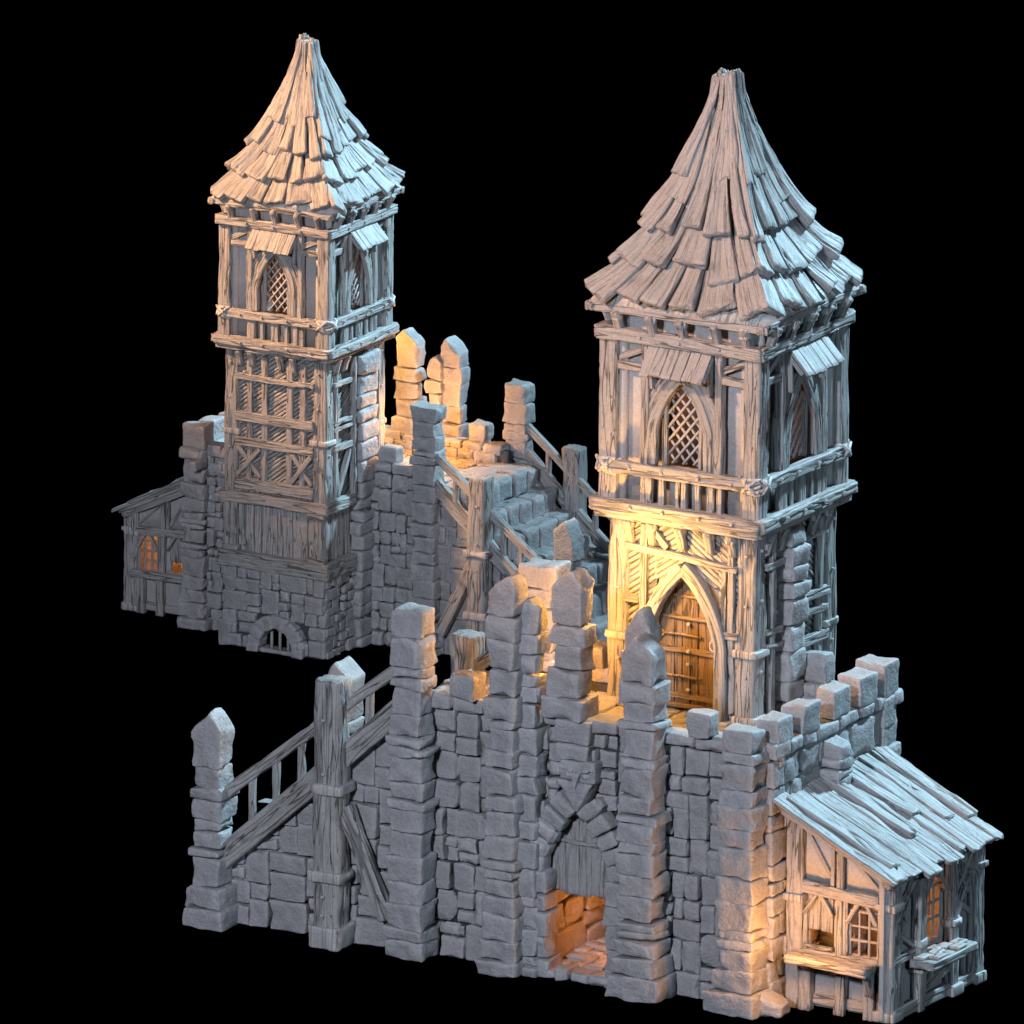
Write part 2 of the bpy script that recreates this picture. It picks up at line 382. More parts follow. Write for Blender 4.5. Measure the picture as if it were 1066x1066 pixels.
F0 = Fr((0, 0, 0), (1, 0, 0), (0, -1, 0))            # front face of the wall, s = x
def gate_skip(s, z): return (abs(s + 2.47) < .46 and z < 2.35) or (abs(s + 2.48) < .28 and z > 2.3)
GC, GA, GZS, GZA = -2.44, .44, 1.25, 2.08
def fw(mb):
    mb.cur = 1
    arch_plate(mb, F0, -4.6, .02, 0, 3.1, GC, GA, GZS, GZA, -.28, -.16)
    mb.cur = 0
    stone_face(mb, F0, -4.55, GC - GA - .02, 0, 2.98, -.07, 5, mx=.55, mz=.48)
    stone_face(mb, F0, GC + GA + .02, .02, 0, 2.98, -.07, 6, mx=.55, mz=.48)
    stone_face(mb, F0, GC - GA - .02, GC + GA + .02, 2.06, 2.98, -.05, 7, mx=.42, mz=.4)
    R = random.Random(3); s = -4.5                     # coping course
    while s < -.1:
        w = R.uniform(.3, .6); stone(mb, F0, s + .006, min(s + w, 0) - .006, -.3, .03, 3.0, 3.17 + R.uniform(-.02, .02), r=.04, jit=.015); s += w
    s = -4.4                                            # inner face of the parapet
    while s < -.3:
        w = R.uniform(.3, .5); stone(mb, F0, s, s + w - .012, -.34, -.2, 2.86, 3.04, r=.03, jit=.015); s += w
part('gate_wall', M_ST, fw)
FR = Fr((0, 0, 0), (0, 1, 0), (1, 0, 0))             # right face, s = y
def rw(mb):
    mb.cur = 1
    box(mb, FR, .05, 2.93, -.3, -.02, 0, 3.0)
    mb.cur = 0
    stone_face(mb, FR, .05, 2.95, 0, 2.98, .08, 9, mx=.6, mz=.46)
    R = random.Random(8); s = .05
    while s < 3.0:
        w = R.uniform(.3, .55); stone(mb, FR, s + .006, min(s + w, 3.12) - .006, -.3, .11, 2.99, 3.15 + R.uniform(-.02, .02), r=.04, jit=.018); s += w
    s = .3
    while s < 2.9:
        w = R.uniform(.3, .5); stone(mb, FR, s, s + w - .012, -.36, -.22, 2.84, 3.02, r=.03, jit=.015); s += w
part('side_wall', M_ST, rw)
FB = Fr((0, 2.2, 0), (1, 0, 0), (0, 1, 0))           # back face of the platform
def bw(mb):
    mb.cur = 1
    box(mb, FB, -4.2, -2.9, -.3, -.10, 0, 3.0)
    mb.cur = 0
    stone_face(mb, FB, -4.3, -2.95, 0, 2.98, 0, 16, mx=.46, mz=.5)
    R = random.Random(18); s = -4.2
    while s < -3.0:
        w = R.uniform(.3, .45); stone(mb, FB, s + .006, s + w - .006, -.3, .03, 3.0, 3.17, r=.035, jit=.015); s += w
part('back_wall', M_ST, bw)
FB2 = Fr((0, 2.84, 0), (1, 0, 0), (0, 1, 0))
def bw2(mb):
    mb.cur = 1
    box(mb, FB2, -1.05, .0, -.24, -.10, 0, 3.0)
    mb.cur = 0
    stone_face(mb, FB2, -1.05, .05, 0, 3.0, 0, 22, mx=.45, mz=.34)
    fi = Fr((0, 2.56, 0), (1, 0, 0), (0, -1, 0))
    stone_face(mb, fi, -1.02, -.05, 2.8, 3.2, .02, 23, mx=.45, mz=.3)
    for a in (-1.0, -.55): stone(mb, FB2, a, a + .43, -.28, .04, 3.02, 3.2, r=.04)
part('back_wall', M_ST, bw2)
def lw(mb):                                            # wall end under the top step, hidden by the stairs
    box(mb, Fr((-4.6, 0, 0), (0, 1, 0), (-1, 0, 0)), .2, 2.1, -.2, 0, 0, 2.7)
part('end_wall', M_ST, lw)
def floor(mb):
    mb.cur = 1
    box(mb, WORLD, -4.6, -.1, .1, 2.08, 2.66, 2.84); box(mb, WORLD, -1.1, -.1, 2.08, 2.6, 2.66, 2.84)
    mb.cur = 0
    R = random.Random(4); 
    for (a, b_, c, d) in split(-4.72, -.02, .22, 2.12, R, .62, .5) + split(-1.0, -.2, 2.12, 2.85, R, .5, .4):
        stone(mb, WORLD, a + .006, b_ - .006, c + .006, d - .006, 2.72, 2.9 + R.uniform(-.012, .012), r=.02, jit=.008, rough=.006, step=.12)
part('platform_floor', M_ST, floor)

# --- gate passage
FL_ = Fr((GC - GA - .02, 0, 0), (0, 1, 0), (1, 0, 0)); FRR = Fr((GC + GA + .02, 0, 0), (0, 1, 0), (-1, 0, 0))
def passage(mb):
    for fr, sd in ((FL_, 31), (FRR, 32)):
        stone_face(mb, fr, .25, 2.3, .02, 2.4, -.0, sd, mx=.8, mz=.55)
        mb.cur = 1
        box(mb, fr, .25, 2.3, -.2, -.1, 0, 2.5)
        mb.cur = 0
    box(mb, WORLD, GC - .6, GC + .6, 2.2, 2.32, 0, 2.5)
part('passage_wall', M_ST, passage)
def pfloor(mb):
    R = random.Random(14)
    for (a, b_, c, d) in split(GC - .5, GC + .5, -.12, 2.2, R, .5, .45):
        stone(mb, WORLD, a + .008, b_ - .008, c + .008, d - .008, 0, .13 + R.uniform(-.02, .02), r=.03, jit=.02, step=.08)
part('passage_floor', M_ST, pfloor)
def gdoor(mb):
    w = .86 / 5
    for i in range(5):
        s = GC - .43 + w * (i + .5)
        zt = float(arch_z(np.array(abs(s - GC) / (GA + .06)), GZS, GZA + .08))
        fbeam(mb, F0, s, 1.0 + rng.uniform(-.02, .02), s, zt, w * 1.01, .06, -.17 - .006 * (i % 2), groove=.012, fc=9)
    fbeam(mb, F0, GC - .4, 1.62, GC + .4, 1.62, .05, .04, -.13)
part('gate_door', M_SH, gdoor)
for sg, x in ((-1, GC - GA - .05), (1, GC + GA + .11)):
    def jamb(mb):
        z = .0
        for k in range(5):
            h = .22 + .04 * ((k * 7) % 3)
            stone(mb, F0, x - .13, x + .13 + (0.03 if k == 0 else 0), -.22, .12, z + .005, z + h, jit=.03, rough=.02); z += h
    part('gate_jamb', M_ST, jamb)
def varch(mb):
    for sg in (-1, 1):
        pts = []
        for i in range(33):
            t = math.cos(i / 32 * PI / 2)
            pts.append((GC + sg * (GA + .12) * t, float(arch_z(np.array(t), GZS + .02, GZA + .16))))
        pts = np.array(pts); L = np.concatenate([[0], np.cumsum(np.hypot(*np.diff(pts, axis=0).T))])
        k = 5
        for i in range(k):
            l = L[-1] * (i + .5) / k * .88; p = V(np.interp(l, L, pts[:, 0]), np.interp(l, L, pts[:, 1]))
            q_ = V(np.interp(l + .05, L, pts[:, 0]), np.interp(l + .05, L, pts[:, 1])); d = q_ - p
            ang = math.atan2(d[1], d[0]); hl = L[-1] * .88 / k / 2 - .006
            wd = .12 + .012 * i
            stone(mb, F0, p[0] - hl, p[0] + hl, -.12, .09 + .02 * (i % 2), p[1] - wd, p[1] + wd, rot=ang, jit=.022, r=.035, rough=.012)
part('gate_arch', M_ST, varch)
def key(mb):                                           # carved keystone with a beaked mask
    K = GC + .03
    stone(mb, F0, K - .25, K + .25, -.1, .15, 2.06, 2.46, r=.02, jit=.008, corners=[(-.02, -.22), (.02, -.22), (.24, .17), (-.24, .17)])
    stone(mb, F0, K - .24, K + .24, -.1, .11, 2.42, 2.66, r=.02, jit=.012)
    stone(mb, F0, K - .08, K + .08, .05, .185, 2.36, 2.56, r=.015, jit=.0, corners=[(-.008, -.12), (.008, -.12), (.07, .08), (-.07, .08)])
    for sg in (-1, 1):
        stone(mb, F0, K + sg * .13 - .08, K + sg * .13 + .08, .05, .15, 2.54, 2.60, r=.015, rot=sg * .3, jit=.003)
        stone(mb, F0, K + sg * .11 - .04, K + sg * .11 + .04, .05, .13, 2.47, 2.51, r=.01, rot=sg * .1, jit=.003)
part('keystone', M_ST, key)

# --- pillars
def pillar(name, x0, x1, y0, y1, z0, z1, seed, top, base=.04, hs=(.2, .36), lean=0, cap=.34):
    """courses of single hewn blocks; x,y extents, gable on top"""
    def f(mb):
        R = random.Random(seed); z = z0
        hts = []
        while z < z1 - .12 - cap:
            h = R.uniform(*hs) if R.random() > .22 else R.uniform(.09, .14)
            h = min(h, z1 - cap - z); hts.append((z, h)); z += h
        hts.append((z, z1 - z))
        n = len(hts)
        for i, (z, h) in enumerate(hts):
            f_ = (z - z0) / (z1 - z0); e = base * max(0, 1 - f_ * 6) * 1.4 + base * (1 - f_) * .4 + R.uniform(-.018, .018)
            dx = R.uniform(-.014, .014); ex = .012 if h < .15 else 0
            last = i == n - 1
            stone(mb, WORLD, x0 - e + dx - ex, x1 + e + dx + ex, y0 - e - ex, y1 + e + ex, z + .003, z + h - .003,
                  seed=R.randrange(1 << 20), r=.022, jit=.03, rough=.018, top=top if last else None, step=.045)
    return part(name, M_ST, f)
pillar('stone_pillar', -4.79, -4.37, -.30, .0, 0, 4.2, 41, (.0, .02), cap=.22)            # left end of the wall
pillar('stone_pillar', -3.50, -3.13, -.32, -.02, 0, 4.58, 42, (.24, .08, .8), cap=.25)            # left of the gate, in front
pillar('stone_pillar', -3.20, -2.93, -.16, .10, 0, 4.40, 43, (.10, .0, .4), cap=.3, base=.02)        # its narrow companion
pillar('stone_pillar', -1.70, -1.28, -.34, -.02, 0, 4.14, 44, (.20, .02, .35), cap=.36, base=.07)     # right of the gate
pillar('stone_pillar', -1.90, -1.52, .02, .30, 0, 4.36, 45, (.2, -.02, .5), cap=.3)      # its companion
pillar('stone_pillar', -2.79, -2.38, -.10, .18, 3.12, 4.68, 46, (.24, .08, .68), cap=.42)      # above the gate
def cpier(mb):
    z = 2.66
    for h in (.2, .28): stone(mb, F0, GC - .27, GC + .17, -.1, .1, z + .004, z + h, jit=.02); z += h
part('gate_pier', M_ST, cpier)
pillar('stone_pillar', -.44, .0, -.28, .06, 0, 3.38, 47, (.02, .0), base=.06, cap=.25)       # front right corner
pillar('stone_pillar', -.30, .10, 2.64, 2.98, 0, 3.54, 48, (.0, -.01), base=.05, cap=.32)   # back right corner
pillar('stone_pillar', -4.38, -3.95, 1.98, 2.34, 0, 4.25, 49, (.0, .02), cap=.2)           # head of the stairs, behind
pillar('stone_pillar', -7.43, -7.08, -.32, .04, 0, 2.34, 50, (.28, .06, .58), base=.05, cap=.4)   # foot of the stairs
pillar('stone_pillar', -7.06, -6.70, 2.0, 2.36, 0, 2.40, 51, (.30, .1, .35), base=.05, cap=.4)
pillar('side_buttress', .02, .30, 1.22, 1.58, 0, 2.96, 52, (.03, -.04), base=.02, hs=(.12, .26), cap=.2)
def foot(mb): stone(mb, WORLD, .0, .34, -.2, .14, 0, .3, top=(0, -.12), jit=.03, r=.05)
part('pillar_footing', M_ST, foot)
def merlon(x0, x1, y0, y1, z0, z1, seed, name='merlon'):
    part(name, M_ST, lambda mb: stone(mb, WORLD, x0, x1, y0, y1, z0, z1, seed=seed, r=.028, jit=.024, rough=.014, step=.04))
merlon(-4.10, -3.80, -.12, .18, 3.17, 3.46, 1)
merlon(-.98, -.68, -.12, .18, 3.17, 3.46, 2)
merlon(-.20, .1, .14, .52, 3.14, 3.44, 3)
merlon(-.20, .1, .73, 1.12, 3.14, 3.47, 4)
merlon(-.20, .1, 1.48, 1.86, 3.14, 3.49, 5)
merlon(-.20, .1, 2.09, 2.48, 3.14, 3.50, 6)
merlon(-.99, -.65, 2.60, 2.84, 3.2, 3.54, 7)
merlon(-3.56, -3.22, 1.92, 2.2, 3.16, 3.44, 8)

# --- staircase
def side_line(dx): return lambda s: .74 + (s - dx + 7.14) * .905
def steps():
    n = 8
    for i in range(n):
        z1 = 2.9 - i * .355; x1 = -4.68 - i * .345; x0 = x1 - .42
        if i == 0: x1 += .1; x0 += .02
        R = random.Random(60 + i)
        def f(mb):
            y = .02
            while y < 2.05:
                w = R.uniform(.28, .62); w = min(w, 2.12 - y)
                if w < .1: break
                xx = x0 - R.uniform(-.03, .03)
                stone(mb, WORLD, xx, x1, y + .008, y + w - .008, max(0, z1 - .42), z1 + R.uniform(-.02, .01), seed=R.randrange(1 << 20), r=.05, jit=.025, rough=.016, step=.06)
                y += w
        part('stair_step', M_ST, f)
steps()
part('stair_step', M_ST, lambda mb: (stone(mb, WORLD, -7.86, -7.3, .18, .8, 0, .26, jit=.04), stone(mb, WORLD, -7.82, -7.3, .85, 1.5, 0, .22, jit=.04), stone(mb, WORLD, -7.74, -7.3, -.05, .3, 0, .12, jit=.03), stone(mb, WORLD, -7.8, -7.3, 1.55, 2.1, 0, .25, jit=.04)))
def stair_side(y, N, dx, seed):
    fr = Fr((0, y, 0), (1, 0, 0), N)
    ln = side_line(dx)
    def w(mb):
        stone_face(mb, fr, -7.2 + dx, -4.5 + dx * .9, 0, 2.85, 0, seed, line=lambda s: ln(s) - .04, mx=.66, mz=.58, thick=.2)
        mb.cur = 1
        xs = np.linspace(-7.2 + dx, -4.55 + dx * .8, 12); top = np.maximum(ln(xs) - .12, .05); k = 12
        v = np.concatenate([np.stack([xs, np.full(k, n_), z], 1) for n_, z in ((-.10, 0 * xs), (-.10, top), (-.25, top), (-.25, 0 * xs))])
        q = [[r_ * k + i, r_ * k + i + 1, ((r_ + 1) % 4) * k + i + 1, ((r_ + 1) % 4) * k + i] for i in range(k - 1) for r_ in range(4)] + [[0, k, 2 * k, 3 * k], [4 * k - 1, 3 * k - 1, 2 * k - 1, k - 1]]
        q = np.array(q); mb.add(fr.M(v), q if fr.flip else q[:, ::-1])
        mb.cur = 0
    part('stair_wall', M_ST, w)
    e = -4.74 + dx * .95
    T('stringer', fr, -7.16 + dx, .78, e, ln(e) + .06, .27, .12, .1, groove=.02, fc=11)
    T('handrail', fr, -7.12 + dx, 1.58, e, 1.58 + (e - dx + 7.12) * .80, .14, .12, .1, groove=.016)
    for bx in (-6.74, -6.42, -6.08, -5.17):
        bx += dx; T('baluster', fr, bx, ln(bx) + .1, bx, 1.56 + (bx - dx + 7.12) * .80, .085, .08, .1)
    px = -5.61 + dx * .78
    def post(mb): fbeam(mb, fr, px, .0, px, 3.2, .37, .34, .2, groove=.024, fc=8, fs=.9, seed=700 + seed, wob=.014, r=.25)
    p = part('newel_post', M_WD, post)
    for z, h, e_ in ((1.92, .13, .02), (.86, .13, .02)): collar(p, fr, px, .2, .2 + e_, .185 + e_, z, h)
    part('post_foot', M_WD, lambda mb: stone(mb, fr, px - .21, px + .21, 0, .42, 0, .27, jit=.012, r=.03), p)
    for z in (2.1, 2.75, 1.65, .62, .4): nail(p, fr.P(px - .02, .375, z), .022)
    T('diagonal_brace', fr, px + .16, 1.68, -4.88 + dx * .9, .42, .2, .14, .16, groove=.02, fc=10)
def collar(parent, fr, s, n, hs, hn, z, h): return part('post_collar', M_WD, lambda mb: box_(mb, fr, s, n, hs, hn, z, h), parent)
def box_(mb, fr, s, n, hs, hn, z, h):
    stone(mb, fr, s - hs, s + hs, n - hn, n + hn, z - h / 2, z + h / 2, r=.025, jit=.008, rough=.006)
stair_side(-.02, (0, -1, 0), 0., 71)
stair_side(2.14, (0, 1, 0), .42, 72)

# ------------------------------------------------------------------ tower
TX, TY = -2.01, 2.55
sides = [Fr((TX, TY, 0), (1, 0, 0), (0, -1, 0)), Fr((TX, TY, 0), (0, 1, 0), (1, 0, 0)),
         Fr((TX, TY, 0), (-1, 0, 0), (0, 1, 0)), Fr((TX, TY, 0), (0, -1, 0), (-1, 0, 0))]
H = 1.03                                               # half width of the upper storey (face plane)
# roof
zz = V(7.72, 7.9, 8.22, 8.59, 9.05, 9.60, 10.06, 10.33); hh = V(1.185, 1.03, .78, .56, .36, .195, .09, .065)
def RH(z): return np.interp(z, zz, hh)
def core(mb):
    zs = np.linspace(7.7, 10.3, 24); v = []
    for z in zs:
        h = RH(z) - .02; v += [(TX - h, TY - h, z), (TX + h, TY - h, z), (TX + h, TY + h, z), (TX - h, TY + h, z)]
    q = [[i * 4 + j, i * 4 + (j + 1) % 4, i * 4 + 4 + (j + 1) % 4, i * 4 + 4 + j] for i in range(23) for j in range(4)] + [[3, 2, 1, 0], [92, 93, 94, 95]]
    mb.add(np.array(v), q)
def shingle(mb, fr, u0, u1, zb, zt, lift0, lift1, th, R):
    zs = np.linspace(zt, zb, 14); h = RH(zs)
    # surface normal in the n,z plane
    dh = np.gradient(h, zs); f = (zt - zs) / (zt - zb)
    nn = np.stack([np.ones_like(zs), -dh], 1); nn = nn / np.linalg.norm(nn, axis=1, keepdims=True)
    lift = lift0 + (lift1 - lift0) * f ** 1.3
    pn = h + nn[:, 0] * lift; pz = zs + nn[:, 1] * lift
    um = (u0 + u1) / 2; P = np.array([fr.P(um * hh_, a, b_) for hh_, a, b_ in zip(h + lift, pn, pz)])
    U = np.array([fr.N * a + V(0, 0, 1) * b_ for a, b_ in nn])
    W = np.maximum((u1 - u0) * (h + .03) * (.99 + .03 * f), .06)
    U = U + fr.S * R.uniform(-.22, .22)
    sweep(mb, P, W, th * (.55 + .45 * f), U, seed=R.randrange(1 << 20), groove=.02, fc=8, fs=.7, seg=.055, res=.014, wob=.022, ends=.03, r=.25)
def roof(mb):
    core(mb)
    R = random.Random(99)
    for fi, fr in enumerate(sides):
        #        zb   zt    n   lift0 lift1
        for (zb, zt, n, l0, l1, jz) in ((7.74, 8.42, 6, .02, .08, .02), (8.10, 8.95, 5, .02, .13, .08), (8.54, 9.9, 5, .03, .16, .10), (8.95, 10.31, 3, .04, .12, .28)):
            cuts = [-1]; 
            for i in range(n): cuts.append(cuts[-1] + R.uniform(.6, 1.35))
            cuts = np.array(cuts); cuts = -1 + (cuts + 1) / (cuts[-1] + 1) * 2
            for i in range(n):
                a, b_ = cuts[i], cuts[i + 1]
                jit = R.uniform(-jz, jz)
                if zb < 7.9: jit = R.uniform(-.02, .05)
                tt = zt + R.uniform(-.05, .05) if zb < 9 else 10.31 + R.uniform(-.05, .05)
                if zb > 8.5 and zb < 9 and R.random() < .3: tt = 10.29
                shingle(mb, fr, a + .01, b_ - .01, zb + jit, tt, l0, l1 + R.uniform(-.03, .05), R.uniform(.085, .13), R)
    for fr, u, zb, zt in ((sides[0], -.55, 8.85, 9.9), (sides[1], .35, 8.8, 9.7), (sides[2], .3, 8.9, 9.8), (sides[3], -.3, 8.8, 9.6)):
        shingle(mb, fr, u - .3, u + .3, zb, zt, .09, .17, .05, R)
rf = part('tower_roof', M_SH, roof)
def eave(mb):
    for fr in sides:
        fbeam(mb, fr, -1.2, 7.655, 1.2, 7.655, .1, .1, 1.13, groove=.02)
    box(mb, Fr((TX, TY, 0), (1, 0, 0), (0, 1, 0)), -1.1, 1.1, -1.1, 1.1, 7.60, 7.69)
part('eave_board', M_WD, eave, rf)

def corbel(name, fr, s, z0, z1, n0, n1, w, parent=None):
    """curved bracket from the wall at (n0,z0) out to (n1,z1)"""
    def f(mb):
        h = z1 - z0; d = n1 - n0
        pts = [fr.P(s, n0 - .02, z0), fr.P(s, n0 + d * .28, z0 + h * .12), fr.P(s, n0 + d * .5, z0 + h * .42), fr.P(s, n0 + d * .72, z0 + h * .72), fr.P(s, n1, z1 - h * .02)]
        # width of the member in the bracket plane
        sweep(mb, pts, w, [h * .22, h * .36, h * .34, h * .42, h * .5], nrm(fr.N * -1 + V(0, 0, 1)), groove=.01, seg=.03, r=.3)
        stone(mb, fr, s - w * .52, s + w * .52, n1 - .09, n1 + .03, z1 - h * .38, z1, r=.02, jit=.008)
    return part(name, M_WD, f, parent)

for i, fr in enumerate(sides):
    # --- upper storey
    for s in (-.86, -.42, -.02, .38, .80) if i % 2 else (-.80, -.35, .05, .50, .9):
        corbel('corbel', fr, s, 7.34, 7.64, H + .0, H + .13, .1)
    topbeam = T('beam', fr, -H - .05, 7.345, H + .05, 7.345, .16, .14, H + .03, groove=.02)
    jetty = T('beam', fr, -H - .07, 5.30, H + .07, 5.30, .15, .2, H + .04, groove=.022, seed=60 + i)
    T('beam', fr, -H - .04, 5.19, H + .04, 5.19, .1, .16, H + .0, groove=.018, seed=90 + i)
    midrail = T('beam', fr, -H + .02, 5.765, H - .02, 5.765, .16, .12, H + .02, groove=.02)
    T('stud', fr, -.47, 5.8, -.47, 7.3, .10, .12, H - .03)
    T('stud', fr, .50, 5.8, .50, 7.3, .10, .12, H - .03)
    for s, w in ((-.44, .15), (-.235, .07), (-.03, .06), (.05, .07), (.235, .07), (.42, .09), (.53, .07)):
        T('stud', fr, s, 5.34, s + (.012 if w < .07 else 0), 5.72, w, .08, H - .02)
    for sg in (-1, 1):
        T('rail', fr, sg * .84, 6.96, sg * .5, 6.96, .1, .08, H - .03)
        T('diagonal_brace', fr, sg * .84, 7.2 if sg > 0 else 7.05, sg * .5, 7.05 if sg > 0 else 7.2, .09, .07, H - .04)
    def panel(mb):
        arch_plate(mb, fr, -H + .05, H - .05, 5.2, 7.62, 0, .33, 6.35, 6.85, H - .26, H - .16, zb=5.8)
    part('wall_panel', M_PL, panel)
    # window
    def frame(mb):
        for sg in (-1, 1):
            # broad curved boards that meet over the arch
            for k_, (ex, w, dn) in enumerate(((.05, .12, 0.0), (.14, .12, -.02), (.22, .1, -.035))):
                p = arch_path(fr, .0, .33 + ex * .75, 5.85, 6.22 + ex * .3, 6.86 + ex * 1.05, H - .02 + dn, sg, 14)
                p[-1] = p[-1] - fr.S * sg * .02
                sweep(mb, p[: 15], w, .09, fr.N, groove=.014, fc=12)
    win = part('tower_window', M_WD, frame)
    def lattice(mb):
        a, zb, zs, za = .235, 5.85, 6.35, 6.84
        for d in (-1, 1):
            for c in np.arange(-1.4, 1.6, .165):
                pts = []
                for t in np.linspace(-1.2, 1.2, 121):
                    s = t; z = 6.3 + (c + t * 1.22 * d)
                    lim = float(arch_z(np.array(abs(s) / .33), zs, za))
                    if abs(s) < a and zb < z < lim: pts.append((s, z))
                if len(pts) > 3:
                    p0, p1 = pts[0], pts[-1]
                    tube(mb, [fr.P(p0[0], H - .12 + .012 * d, p0[1]), fr.P((p0[0] + p1[0]) / 2, H - .12 + .012 * d, (p0[1] + p1[1]) / 2), fr.P(p1[0], H - .12 + .012 * d, p1[1])], .0165, 6)
        for s in np.arange(.25, .34, .03):
            pass
    part('lattice', M_MT, lattice, win)
    def mull(mb):
        for s in (-.235, .225): fbeam(mb, fr, s, 5.84, s, float(arch_z(np.array(abs(s) / .33), 6.35, 6.84)) + .03, .045, .06, H - .09, groove=.006)
    part('mullion', M_WD, mull, win)
    def awn(mb):
        n = 6; sa, sb = -.40, .44
        p, q = rbox(.40, .17, .012, .008, .2)
        for k_ in range(n):
            s = sa + (sb - sa) * (k_ + .5) / n
            dz = rng.uniform(-.012, .012)
            sweep(mb, [fr.P(s, H + .03, 7.27), fr.P(s, H + .30, 6.97 + dz)], (sb - sa) / n * .98, .035, nrm(fr.N + V(0, 0, 1)), groove=.006, ends=.006, seg=.05)
        for s in (sa + .02, sb - .02):
            sweep(mb, [fr.P(s, H, 7.22), fr.P(s, H + .22, 6.98)], .03, .05, nrm(fr.N + V(0, 0, 1)), groove=.004)
            fbeam(mb, fr, s, 7.22, s + (.02 if s < 0 else -.02), 6.75, .04, .12, H + .02, groove=.006)
    part('awning', M_SH, awn, win)
    # nails
    for s in (-.62, -.2, .28, .72): nail(midrail, fr.P(s, H + .085, 5.77)); nail(jetty, fr.P(s + .05, H + .145, 5.31))
    for s in (-.5, 0.02, .55): nail(topbeam, fr.P(s, H + .105, 7.35))
# corner posts of the upper storey, with rope lashings
for sx in (-1, 1):
    for sy in (-1, 1):
        fr = Fr((TX + sx * (H - .08), TY + sy * (H - .08), 0), (1, 0, 0), (0, -1, 0))
        p = T('corner_post', fr, 0, 5.36, 0, 7.3, .235, .235, 0, groove=.02, fc=10, fs=.9)
        def rope(mb):
            for k_ in range(5):
                z = 5.69 + k_ * .036; r_ = .135 + .012 * math.sin(k_ * 1.7)
                th = np.linspace(0, 2 * PI, 25)
                sq = lambda t: np.sign(t) * np.abs(t) ** .55
                path = np.stack([fr.o[0] + r_ * sq(np.cos(th)), fr.o[1] + r_ * sq(np.sin(th)), z + .02 * np.sin(th * 2 + k_)], 1)
                tube(mb, path, .022, 6)
            for d in (0, 1, 2, 3):
                a = d * PI / 2; N_ = V(math.cos(a), math.sin(a), 0); S_ = V(-N_[1], N_[0], 0)
                for g in (-1, 1):
                    tube(mb, [fr.o + N_ * .15 + S_ * -.09 + V(0, 0, 5.77 - g * .08), fr.o + N_ * .175 + V(0, 0, 5.77), fr.o + N_ * .15 + S_ * .09 + V(0, 0, 5.77 + g * .08)], .022, 6)
        part('rope_lashing', M_WD, rope, p)

# --- lower storey
LH = .97
def lowcore(mb):
    F_ = sides[0]
    arch_plate(mb, F_, -LH + .06, LH - .06, 2.8, 5.15, .05, .44, 3.95, 4.58, LH - .3, LH - .12, zb=2.8)
    for i in (1, 2, 3):
        z0 = {1: 2.7, 2: 1.6, 3: 2.7}[i]
        box(mb, sides[i], -LH + .06, LH - .06, LH - .22, LH - .1, z0, 5.15)
    box(mb, Fr((TX, TY, 0), (1, 0, 0), (0, 1, 0)), -LH, LH, -LH, LH, 5.14, 5.24)
part('tower_wall', M_PL, lowcore)
F_ = sides[0]
# boarded infill
def infront(mb):
    relief(mb, F_, -.75, -.36, 2.9, 5.14, LH - .045, ang=math.radians(-55), seed=2)
    relief(mb, F_, .48, .76, 2.9, 5.14, LH - .045, ang=math.radians(-125), seed=3)
    relief(mb, F_, -.38, .0, 4.45, 5.14, LH - .045, ang=math.radians(-55), seed=4)
    relief(mb, F_, -.0, .5, 4.45, 5.14, LH - .046, ang=math.radians(-125), seed=5)
part('board_infill', M_WD, infront)
part('board_infill', M_WD, lambda mb: relief(mb, sides[2], -.75, .75, 2.6, 5.14, LH - .05, ang=math.radians(-55), seed=7))
part('board_infill', M_WD, lambda mb: relief(mb, sides[1], -.75, .75, 2.8, 5.14, LH - .07, ang=math.radians(-125), seed=8))
part('board_infill', M_WD, lambda mb: relief(mb, sides[3], -.75, .75, 2.6, 5.14, LH - .07, ang=math.radians(-55), seed=9))
# front framing
for s, n_ in ((-.52, 4.82), (-.1, 4.82), (.42, 4.82)):
    pass
T('rail', F_, -.74, 4.82, .74, 4.72, .085, .08, LH + .0)
T('stud', F_, -.5, 3.9, -.5, 5.1, .1, .07, LH - .01)
T('stud', F_, -.44, 5.1, -.2, 4.85, .08, .07, LH - .01)
T('stud', F_, .56, 3.0, .57, 4.75, .07, .07, LH - .01)
T('stud', F_, .68, 3.0, .66, 5.05, .08, .07, LH - .01)
T('rail', F_, -.74, 4.19, -.56, 4.19, .09, .08, LH)
T('rail', F_, .55, 3.92, .76, 3.92, .08, .07, LH + .01)
DC, DA = .05, .44
def dframe(mb):
    for sg in (-1, 1):
        p = arch_path(F_, DC, DA + .07, 2.9, 3.72, 4.64, LH + .02, sg, 20)
        sweep(mb, p, .155, .16, F_.N, groove=.018, fc=8, fs=.6)
door = None
def dleaf(mb):
    n = 8
    for i in range(n):
        s = DC - .42 + .84 * (i + .5) / n
        zt = float(arch_z(np.array(abs(s - DC) / .5), 3.75, 4.62)) - .0
        fbeam(mb, F_, s, 2.96, s, zt, .84 / n * .97, .05, LH - .17, groove=.01, fc=16)
door = part('arched_door', M_DR, dleaf)
part('door_frame', M_WD, dframe, door)
for z, hw, w in ((3.62, .42, .075), (3.08, .42, .07), (4.28, .26, .03), (4.02, .36, .04), (2.96, .42, .05)):
    part('door_strap', M_DR, lambda mb: fbeam(mb, F_, DC - hw, z, DC + hw, z, w, .05, LH - .125, groove=.006), door)
for z in (3.80, 3.30):
    def hinges(mb):
        tube(mb, [F_.P(DC - .40, LH - .12, z), F_.P(DC - .1, LH - .115, z + .015), F_.P(DC + .16, LH - .12, z)], .016, 6)
        for g in (-1, 1): tube(mb, [F_.P(DC - .32, LH - .12, z), F_.P(DC - .38, LH - .12, z + g * .05), F_.P(DC - .4, LH - .12, z + g * .09)], .012, 6)
    part('door_hinge', M_DR, hinges, door)
for z in (3.95, 3.62, 3.47, 3.16): nail(door, F_.P(DC, LH - .10, z), .022)
